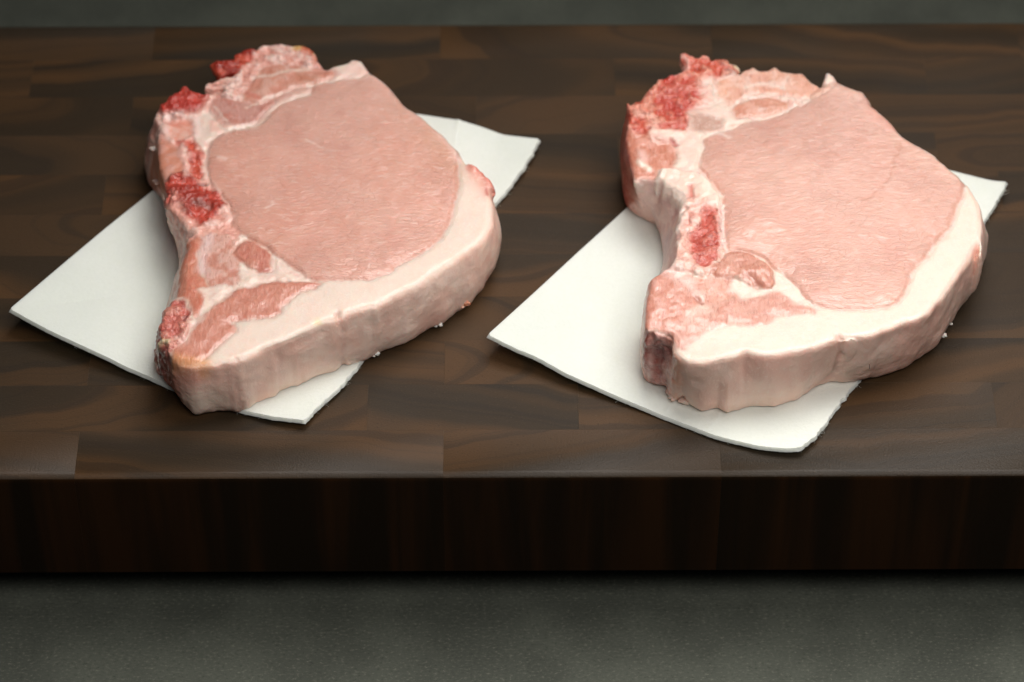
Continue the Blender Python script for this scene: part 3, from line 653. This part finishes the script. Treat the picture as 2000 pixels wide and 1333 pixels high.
left_strokes = [
    L(p=TP(3, [(410, 205), (470, 243), (530, 290), (600, 378), (650, 433), (750, 500), (830, 570), (900, 630), (950, 690), (990, 780)]), r=.0011, c=(.86, .60, .52), a=.85, wob=.0009),
    L(p=TP(3, [(1070, 812), (1110, 842), (1150, 885), (1190, 930)]), r=.0011, c=(.56, .06, .045), h=.0007, a=.85, wob=.0016),
    L(p=TP(1, [(1160, 725), (1210, 755), (1270, 785)]), r=.00045, c=V1, a=.6), L(p=TP(1, [(1300, 790), (1390, 795)]), r=.00045, c=V1, a=.5), L(p=TP(1, [(900, 1170), (950, 1150), (940, 1125)]), r=.0004, c=V1, a=.6),
    L(p=TP(1, [(590, 845), (640, 850)]), r=.0008, c=V1, a=.5), L(p=TP(1, [(1030, 450), (1110, 420), (1190, 408)]), r=.0012, c=WHITE, a=.9),
    L(p=TP(1, [(800, 300), (950, 290), (1050, 255), (1180, 250)]), r=.0007, c=WHITE, a=.8), L(p=TP(1, [(1180, 345), (1330, 330)]), r=.0008, c=WHITE, a=.9), L(p=TP(1, [(1120, 290), (1200, 310)]), r=.002, c=(.50, .16, .08), a=.65, h=-.0006),
    L(p=TP(1, [(770, 500), (900, 430), (1000, 400)]), r=.0006, c=WHITE, a=.7), L(p=TP(1, [(560, 500), (640, 590)]), r=.0005, c=WHITE, a=.6), L(p=TP(1, [(640, 640), (850, 605), (900, 560)]), r=.0009, c=WHITE), L(p=TP(1, [(770, 400), (850, 440)]), r=.0012, c=(.6, .12, .08), a=.5),
    L(p=TP(1, [(240, 575), (330, 560), (440, 580), (440, 690)]), r=.0012, c=(.90, .66, .60), a=.8, h=.0004), L(p=TP(1, [(180, 560), (230, 640), (260, 700)]), r=.0012, c=(.88, .60, .52), a=.8), L(p=TP(1, [(360, 750), (370, 860), (380, 950)]), r=.0011, c=(.85, .50, .42), a=.8, h=.0004),
    L(p=TP(1, [(445, 1000), (510, 1003)]), r=.0007, c=(.12, .02, .015), h=-.0012), L(p=TP(1, [(450, 1130), (530, 1150)]), r=.0015, c=(.22, .09, .07), a=.7, h=-.0006), L(p=TP(1, [(290, 1080), (330, 1150)]), r=.0022, c=(.82, .36, .29), a=.8),
    L(p=TP(2, [(230, 790), (195, 775), (165, 792)]), r=.0011, c=(.72, .62, .38), h=.0006), L(p=TP(2, [(330, 670), (345, 640)]), r=.0009, c=(.16, .02, .02), a=.8, h=-.0008), L(p=TP(2, [(270, 760), (320, 790), (370, 700)]), r=.0011, c=(.84, .5, .43), a=.8),
    L(p=TP(2, [(270, 890), (340, 905), (430, 912)]), r=.0024, c=(.80, .36, .14), a=.9), L(p=[(360, 740, .68)], r=.0055, c=(.60, .25, .19), a=.75), L(p=[(385, 738, .70)], r=.002, c=(.60, .2, .16), a=.5), L(p=[(385, 790, .25), (430, 780, .25)], r=.004, c=(.84, .68, .56), a=.7),
    L(p=TP(3, [(1080, 830), (1130, 865), (1190, 930)]), r=.0018, c=(.60, .08, .06), a=.95, h=.0009), L(p=TP(3, [(1080, 840), (1130, 920), (1180, 980)]), r=.003, c=(.82, .34, .26), a=.6), L(p=TP(3, [(1160, 960), (1170, 990)]), r=.0008, c=(.5, .09, .06), a=.8),
    L(p=[(659, 614, 1.0), (668, 650, .6), (668, 690, .25), (672, 716, .02)], r=.0011, c=(.60, .30, .24), a=.65, h=-.0016, wob=.0003), L(p=[(652, 660, .6), (662, 700, .2)], r=.0028, h=.0007, a=1),
    L(p=[(463, 705, .9), (466, 760, .45), (470, 800, .05)], r=.0010, c=(.66, .38, .30), a=.6, h=-.0007), L(p=[(620, 628, 1.0), (622, 632, .95)], r=.001, c=(.80, .62, .32), a=.7),
    L(p=[(400, 720, .85), (410, 790, .2)], r=.002, h=-.0004, a=1), L(p=[(545, 700, .7), (548, 768, .05)], r=.0012, h=-.0006, c=(.74, .46, .38), a=.5), L(p=[(582, 700, .6), (590, 745, .1)], r=.001, h=-.0004, c=(.72, .42, .33), a=.4),
]
left_tags = [(918, 598, .12, .0016, (.66, .25, .14), 'fat'), (908, 606, .08, .001, (.74, .4, .3), 'fat'), (737, 693, .07, .0012, (.9, .8, .72), 'fat'), (860, 634, .06, .0011, (.9, .8, .72), 'fat'), (852, 637, .04, .0008, (.9, .8, .72), 'fat'), (731, 698, .03, .0007, (.9, .72, .64), 'fat'),
             (298, 290, .75, .0016, (.80, .62, .56), 'muscle'), (293, 362, .45, .0018, (.74, .50, .44), 'muscle'),]
chop('pork_chop', 'left raw pork chop, its narrow tail hanging over the pad edge onto the wood', 1, .0235, left_top, left_bot, left_regions, left_strokes, None, left_tags)

# --- right chop
right_top = px(5, [(145, 405), (180, 430), (210, 400), (250, 390), (330, 290), (400, 240), (490, 215), (535, 170), (500, 130), (500, 95), (530, 80), (590, 115), (650, 110), (700, 125), (770, 115), (820, 150), (880, 178), (868, 208), (900, 200), (965, 155), (1010, 178), (1070, 175), (1110, 150), (1160, 180), (1250, 195), (1300, 200), (1350, 255), (1400, 275)]) + \
    px(7, [(180, 212), (205, 135), (235, 135), (270, 160), (310, 210), (410, 250), (460, 265), (500, 320), (505, 350), (560, 390), (660, 480), (710, 545), (800, 600), (880, 645), (920, 670), (1000, 745), (1060, 790), (1110, 840), (1150, 900), (1200, 990), (1220, 1060), (1232, 1150), (1230, 1230), (1215, 1320)]) + \
    px(8, [(1070, 60), (1020, 150), (965, 225), (905, 305), (845, 400), (770, 485), (705, 518), (640, 528), (560, 558), (450, 606), (300, 618), (260, 628)]) + \
    px(6, [(1400, 768), (1300, 775), (1160, 820), (1000, 850), (870, 872), (760, 852), (700, 872), (600, 890), (480, 905), (400, 890), (350, 850), (335, 780), (310, 750), (230, 722), (185, 725), (183, 620), (188, 540), (205, 440), (240, 410), (320, 370), (345, 340), (350, 250), (370, 160), (380, 100), (400, 30)]) + \
    px(5, [(495, 1130), (520, 1050), (500, 1000), (400, 940), (350, 905), (260, 900), (190, 905), (185, 820), (160, 700), (150, 600), (160, 500)])
right_bot = [('b', px(5, [(135, 1085), (230, 1150), (350, 1220), (365, 1290)])+px(6, [(268, 200), (265, 300), (268, 400), (225, 520), (205, 700), (180, 800), (170, 900), (170, 985), (200, 1030), (285, 1055), (290, 1090), (350, 1148), (400, 1132), (440, 1162), (510, 1197), (600, 1190), (650, 1212), (800, 1187), (930, 1167), (1050, 1132), (1100, 1100), (1150, 1070), (1240, 1030), (1330, 1042), (1400, 1036)])+px(8, [(370, 887), (450, 862), (600, 832), (740, 752), (845, 640), (900, 565), (960, 492), (1005, 430), (1060, 300), (1082, 220), (1105, 120)])),
             ('t', px(7, [(1210, 1050), (1130, 900), (1040, 790), (900, 680), (700, 560), (560, 420), (440, 300), (300, 260), (150, 260)])+px(5, [(1300, 260), (1150, 240), (950, 220), (800, 230), (650, 200), (480, 270), (330, 340), (230, 440), (180, 560)])),
             ('b', [(1216, 330)])]
RLOIN = (.69, .375, .298)
right_regions = [
    L(c=(.79, .46, .38), c2=(.86, .60, .52), w=.002, p=px(5, [(0, 300), (500, 0), (900, 60), (1500, 120), (1500, 320), (1200, 460), (860, 560), (640, 620), (620, 860), (750, 1000), (790, 1300), (400, 1400), (0, 1000)])),
    L(part='loin_muscle', kind='loin', w=.0006, hw=.0012, dome=.0013, groove=.0005, warp=.6, k=.003, c=RLOIN, cv=.09,
      p=px(5, [(650, 620), (840, 550), (900, 520), (1060, 490), (1180, 450), (1250, 410), (1340, 370)])+px(7, [(40, 345), (120, 260), (180, 215), (300, 195), (420, 230), (480, 250), (530, 320), (600, 390), (700, 470), (740, 530), (830, 590), (940, 655), (1030, 730), (1085, 790), (1112, 860), (1100, 950), (1060, 1020), (1050, 1080), (1000, 1170), (930, 1240), (870, 1330)])+px(8, [(820, 100), (760, 160), (690, 230), (650, 340), (620, 390), (560, 430), (460, 445), (330, 455), (200, 440), (120, 425)])+px(6, [(1190, 590), (1100, 540), (1060, 480), (1000, 420), (920, 370), (850, 300), (740, 265), (650, 260), (632, 200), (628, 100)])+px(5, [(772, 1330), (768, 1100), (750, 1000), (700, 930), (650, 870), (605, 820), (622, 760), (650, 680)])),
    L(c=(.86, .56, .45), a=.5, w=.003, p=px(7, [(0, 200), (300, 200), (520, 330), (700, 540), (900, 660), (1100, 850), (900, 800), (650, 600), (450, 380), (250, 280), (0, 330)])),
    L(c=(.84, .36, .28), a=.45, w=.003, p=px(7, [(480, 340), (560, 390), (650, 480), (600, 520), (500, 450)])),
    L(part='small_muscle', kind='muscle', w=.0008, c=(.76, .40, .29), c2=(.80, .50, .40), groove=.0003, p=px(5, [(720, 270), (800, 230), (900, 150), (1110, 120), (1300, 170), (1420, 290), (1500, 300), (1340, 365), (1180, 340), (960, 335), (850, 400), (810, 440), (740, 400)])),
    L(part='small_muscle', kind='muscle', w=.0007, dome=.0006, groove=.0004, c=(.68, .32, .22), c2=(.74, .40, .31), p=px(5, [(840, 410), (960, 372), (1100, 358), (1200, 395), (1160, 450), (1000, 490), (860, 480)])),
    L(part='vertebra_bone', kind='bone', w=.0009, spg=1, h=.0008, k=.0016, c=(.66, .12, .07), c2=(.76, .30, .21), p=px(5, [(80, 370), (150, 360), (330, 230), (400, 190), (470, 60), (540, 40), (680, 80), (800, 90), (920, 170), (860, 215), (720, 250), (720, 330), (640, 400), (560, 440), (540, 560), (470, 640), (310, 650), (200, 600), (60, 600)])),
    L(c=(.52, .06, .045), c2=(.62, .13, .09), spg=1, w=.002, a=.85, p=px(5, [(370, 300), (470, 260), (600, 270), (620, 330), (560, 420), (530, 540), (430, 560), (400, 480), (330, 420)])),
    L(c=WHITE, c2=(.84, .50, .42), w=.0015, spg=.2, p=px(5, [(620, 260), (720, 250), (740, 320), (800, 430), (700, 430), (640, 400)])),
    L(part='side_muscle', kind='muscle', w=.001, c=SALM, c2=(.72, .34, .26), p=px(5, [(70, 600), (200, 590), (340, 650), (460, 680), (470, 830), (370, 860), (345, 935), (180, 935), (60, 930)])),
    L(c=(.46, .085, .065), c2=(.58, .17, .13), wall=1, w=.001, p=px(5, [(60, 420), (150, 420), (165, 560), (165, 700), (190, 820), (195, 935), (150, 1000), (50, 1000)])),
    L(part='fat_seam', kind='fat', w=.0012, c=(.83, .61, .52), c2=FAT_T, h=.0004, p=px(5, [(300, 590), (400, 575), (540, 590), (550, 470), (640, 440), (720, 420), (800, 430), (860, 490), (950, 510), (840, 555), (650, 622), (645, 700), (620, 770), (600, 830), (470, 835), (480, 720), (420, 650), (330, 640)])),
    L(c=(.56, .34, .27), c2=(.50, .27, .21), w=.0012, h=-.0005, p=px(5, [(560, 480), (640, 460), (760, 500), (775, 550), (700, 585), (585, 570)])),
    L(part='rib_bone', kind='bone', w=.0008, spg=.4, h=.0012, k=.0018, c=(.84, .50, .41), c2=(.85, .62, .53), groove=.0004, p=px(5, [(345, 910), (350, 845), (440, 835), (540, 850), (650, 880), (750, 1000), (768, 1100), (770, 1300)])+px(6, [(625, 180), (635, 250), (570, 410), (480, 410), (330, 400), (260, 390), (320, 240), (350, 100), (395, 20)])+px(5, [(470, 1100), (490, 1020), (400, 950)])),
    L(c=(.84, .67, .56), w=.001, a=.8, p=px(5, [(350, 910), (360, 845), (520, 860), (680, 930), (760, 1020), (765, 1095), (700, 1060), (600, 1020), (500, 1000), (420, 945)])),
    L(spg=1, h=-.0008, c=(.60, .12, .085), c2=(.66, .20, .15), w=.0007, p=px(6, [(520, 20), (590, 50), (612, 150), (605, 280), (565, 340), (480, 355), (430, 260), (440, 200), (500, 80)])),
    L(part='cavity_membrane', kind='fat', wall=1, w=.0008, warp=.3, c=(.66, .37, .33), c2=(.76, .50, .44), p=px(5, [(192, 880), (260, 880), (350, 880), (400, 910), (530, 1000), (560, 1100), (520, 1240)])+px(6, [(400, 160), (365, 340), (255, 395), (200, 420), (120, 360), (60, 100), (-80, -70)])),
    L(part='small_muscle', kind='muscle', w=.0009, c=(.68, .33, .25), c2=(.74, .42, .34), p=px(6, [(320, 390), (460, 420), (560, 415), (680, 430), (750, 540), (560, 590), (490, 570), (400, 500)])),
    L(part='small_muscle', kind='muscle', w=.0008, dome=.0007, c=(.64, .28, .205), c2=(.70, .36, .29), p=px(6, [(130, 400), (230, 390), (330, 400), (450, 520), (480, 580), (455, 610), (400, 695), (330, 740), (230, 720), (120, 720)])),
    L(c=(.86, .62, .56), a=.7, w=.0016, p=px(6, [(280, 400), (360, 380), (430, 430), (500, 530), (470, 540), (400, 470), (330, 430)])),
    L(part='small_muscle', kind='muscle', w=.0006, h=.0008, hw=.0026, dome=.0010, groove=.0006, c=(.58, .25, .18), c2=(.64, .31, .23), p=px(6, [(562, 410), (620, 310), (680, 262), (800, 280), (922, 370), (932, 460), (880, 490), (800, 472), (680, 425)])),
    L(part='flank_muscle', kind='muscle', w=.0008, dome=.0006, c=(.68, .36, .285), c2=(.66, .32, .25), p=px(6, [(740, 540), (850, 520), (950, 495), (1040, 560), (1180, 600), (1040, 630), (920, 650), (900, 680), (800, 695), (700, 690), (560, 720), (440, 790), (400, 830), (345, 810), (325, 750), (340, 715), (400, 690), (460, 610), (560, 580), (700, 540)])),
    L(part='fat_seam', kind='fat', c=WHITE, c2=FAT_T, w=.0009, p=px(6, [(680, 430), (800, 475), (880, 492), (935, 460), (925, 372), (1000, 420), (1060, 480), (1105, 545), (1190, 592), (1130, 590), (1030, 540), (950, 492), (850, 520), (745, 545)])),
    L(part='fat_seam', kind='fat', c=(.86, .58, .49), w=.0012, a=.8, p=px(6, [(395, 695), (460, 600), (560, 600), (500, 640), (430, 690)])),
    L(part='rib_tip_bone', kind='bone', wall=1, w=.0009, spg=.8, c=(.44, .15, .12), c2=(.60, .32, .28), p=px(6, [(60, 690), (190, 725), (235, 712), (320, 742), (332, 770), (345, 850), (250, 950), (60, 950)])),
    L(c=(.80, .36, .22), c2=(.84, .5, .38), w=.0015, a=.8, wall=1, p=px(6, [(310, 735), (360, 770), (395, 880), (370, 960), (330, 860)])),
]
right_strokes = [
    L(p=TP(7, [(205, 140), (230, 200)]), r=.0016, c=(.90, .72, .62), a=.9), L(p=TP(7, [(310, 212), (410, 255), (460, 272), (500, 330)]), r=.0009, c=(.88, .64, .54), a=.7, wob=.0009),
    L(p=TP(7, [(900, 665), (1000, 748), (1060, 795)]), r=.0012, c=(.90, .70, .60), a=.9, wob=.0008), L(p=TP(7, [(700, 545), (800, 606), (880, 652)]), r=.0006, c=(.90, .68, .56), a=.6, wob=.0009),
    L(p=TP(7, [(690, 600), (680, 690), (650, 780), (600, 880), (500, 960), (430, 1005)]), r=.0005, c=(.56, .24, .17), a=.5, h=-.0003, wob=.0009),
    L(p=TP(5, [(920, 300), (1000, 272), (1120, 285), (1170, 300)]), r=.0008, c=WHITE, a=.85), L(p=TP(5, [(1190, 225), (1160, 300)]), r=.0007, c=WHITE, a=.8), L(p=TP(5, [(820, 425), (880, 375), (1060, 335), (1180, 365), (1340, 370)]), r=.0008, c=WHITE, a=.85),
    L(p=TP(5, [(1340, 372), (1180, 450), (1060, 490), (900, 515)]), r=.0007, c=WHITE, a=.8), L(p=TP(5, [(840, 550), (900, 533)]), r=.0006, c=(.55, .2, .12), a=.8, h=-.0006), L(p=TP(5, [(740, 590), (820, 630)]), r=.0007, c=V1, a=.8), L(p=TP(5, [(650, 615), (760, 585), (860, 545)]), r=.0009, c=WHITE),
    L(p=TP(5, [(710, 300), (740, 380), (800, 440)]), r=.0016, c=WHITE, a=.8), L(p=TP(5, [(435, 648), (470, 680)]), r=.0006, c=(.42, .05, .04), h=-.0006), L(p=TP(5, [(1020, 445), (1050, 430)]), r=.0006, c=WHITE, a=.7), L(p=TP(5, [(780, 260), (770, 330)]), r=.0015, c=(.82, .42, .28), a=.6),
    L(p=TP(5, [(500, 100), (540, 140), (520, 200), (430, 240)]), r=.0011, c=(.86, .5, .42), a=.8, h=.0006), L(p=TP(5, [(390, 250), (440, 240)]), r=.0014, c=(.60, .03, .02), a=.8), L(p=TP(5, [(830, 155), (880, 182)]), r=.0008, c=(.80, .74, .5), a=.9), L(p=TP(5, [(800, 195), (850, 205)]), r=.0012, c=(.45, .3, .25), a=.7),
    L(p=TP(5, [(230, 780), (290, 830)]), r=.0011, c=(.92, .78, .66), a=.9, h=.0006), L(p=TP(5, [(240, 720), (260, 760)]), r=.0014, c=(.82, .52, .46), a=.8, h=.0005), L(p=TP(5, [(210, 480), (320, 500), (330, 580)]), r=.0014, c=(.84, .48, .38), a=.7),
    L(p=TP(5, [(190, 908), (260, 905), (320, 950), (350, 910), (380, 850)]), r=.0010, c=(.90, .76, .66), h=.0007), L(p=TP(5, [(400, 942), (500, 1000), (520, 1050), (500, 1140), (490, 1230)]), r=.0010, c=(.92, .74, .64), h=.0006), L(p=TP(5, [(555, 960), (565, 1020)]), r=.0009, c=(.60, .12, .09), a=.75, h=-.0006),
    L(p=TP(5, [(600, 1100), (560, 1210)]), r=.0022, c=(.84, .48, .40), a=.85), L(p=TP(5, [(545, 1210), (570, 1120)]), r=.0005, c=(.5, .16, .12), a=.8, h=-.0005), L(p=TP(6, [(618, 30), (622, 150), (625, 250)]), r=.0009, c=(.86, .62, .56), a=.85), L(p=TP(6, [(450, 210), (520, 240), (580, 220)]), r=.0009, c=DRED, a=.7, h=-.0008), L(p=TP(6, [(480, 340), (500, 300)]), r=.0008, c=DRED, a=.7, h=-.0006),
    L(p=TP(6, [(470, 545), (500, 570)]), r=.001, c=(.42, .12, .08), a=.75, h=-.0006), L(p=TP(6, [(830, 470), (790, 430), (760, 415)]), r=.0012, c=(.48, .2, .15), a=.6, h=-.0010), L(p=TP(6, [(740, 420), (850, 380), (900, 400)]), r=.002, h=.0006, a=1),
    L(p=TP(6, [(440, 830), (500, 780), (640, 700)]), r=.0012, c=WHITE, a=.6), L(p=[(1290, 690, .62)], r=.0032, c=(.16, .05, .05), a=.85, h=-.0022), L(p=[(1283, 735, .28)], r=.003, c=(.52, .2, .17), a=.7, h=.0004), L(p=[(1268, 680, .6), (1270, 735, .2)], r=.0010, c=(.8, .62, .57), a=.6),
    L(p=[(1309, 660, .9), (1306, 720, .4), (1298, 760, .1)], r=.0012, c=(.45, .18, .14), a=.7, h=-.0018), L(p=[(1322, 700, .75), (1330, 770, .15)], r=.0014, c=(.82, .5, .40), a=.6, h=.0004), L(p=[(1336, 770, .2), (1332, 790, .05)], r=.0008, c=(.6, .36, .28), a=.6, h=-.001),
    L(p=[(1375, 730, .72), (1390, 745, .55)], r=.006, c=(.70, .43, .34), a=.6), L(p=[(1456, 690, .95), (1457, 740, .5)], r=.0012, c=(.62, .34, .27), a=.45, h=-.0005), L(p=[(1440, 790, .12), (1470, 780, .15), (1500, 775, .2)], r=.004, c=(.88, .70, .59), a=.6),
    L(p=[(1638, 657, 1.0), (1640, 690, .7), (1632, 725, .3), (1590, 765, .05)], r=.0011, c=(.64, .34, .27), a=.6, h=-.0014), L(p=[(1600, 745, .2), (1575, 770, .05)], r=.0014, c=(.72, .4, .32), a=.6, h=.0006), L(p=[(1420, 700, .9), (1425, 780, .15)], r=.0012, h=-.0004, c=(.86, .62, .52), a=.4), L(p=[(1345, 780, .1), (1345, 750, .35)], r=.001, h=-.0005, a=1),
    L(p=[(1690, 700, .60), (1720, 665, .8), (1750, 650, .8)], r=.0012, c=(.74, .44, .35), a=.4, h=-.0003), L(p=[(1300, 470, .45), (1297, 520, .1)], r=.003, c=(.52, .36, .38), a=.6), L(p=[(1320, 400, .6)], r=.003, c=(.55, .38, .37), a=.55), L(p=[(1255, 372, .8), (1265, 430, .2)], r=.003, c=(.82, .62, .56), a=.6),
]
right_tags = [(1846, 655, .05, .0013, (.9, .78, .7), 'fat'), (1857, 633, .05, .0007, (.9, .74, .66), 'fat'),
              (1332, 788, .05, .0022, (.86, .62, .52), 'fat'), (1320, 770, .12, .0018, (.84, .58, .48), 'fat'), (1440, 133, .95, .0006, (.8, .76, .5), 'fat')]
rc = chop('pork_chop', 'right raw pork chop with a pale rib bone and hollow cavity wall on its left', 2, .0262, right_top, right_bot, right_regions, right_strokes, None, right_tags)
bp = unproj([(1691, 680), (1693, 690), (1697, 700), (1699, 708)], ZB+.0145); k_ = []
for i, q in enumerate(bp): k_.append((q[0], q[1]-.0012, ZB+.0175-.0016*i))  # follows the fat wall
def tube(name, pts, r, mat, parent):
    V, F = [], []
    for i, p in enumerate(pts):
        for a in range(5): V.append((p[0]+r*math.cos(a*1.2566), p[1], p[2]+r*math.sin(a*1.2566)))
    for i in range(len(pts)-1):
        for a in range(5): F.append([i*5+a, i*5+(a+1) % 5, i*5+5+(a+1) % 5, i*5+5+a])
    return mesh_obj(name, V, F, mat, parent, org=tuple(parent.location))
tube('bristle', k_, .00010, M_HAIR, rc)
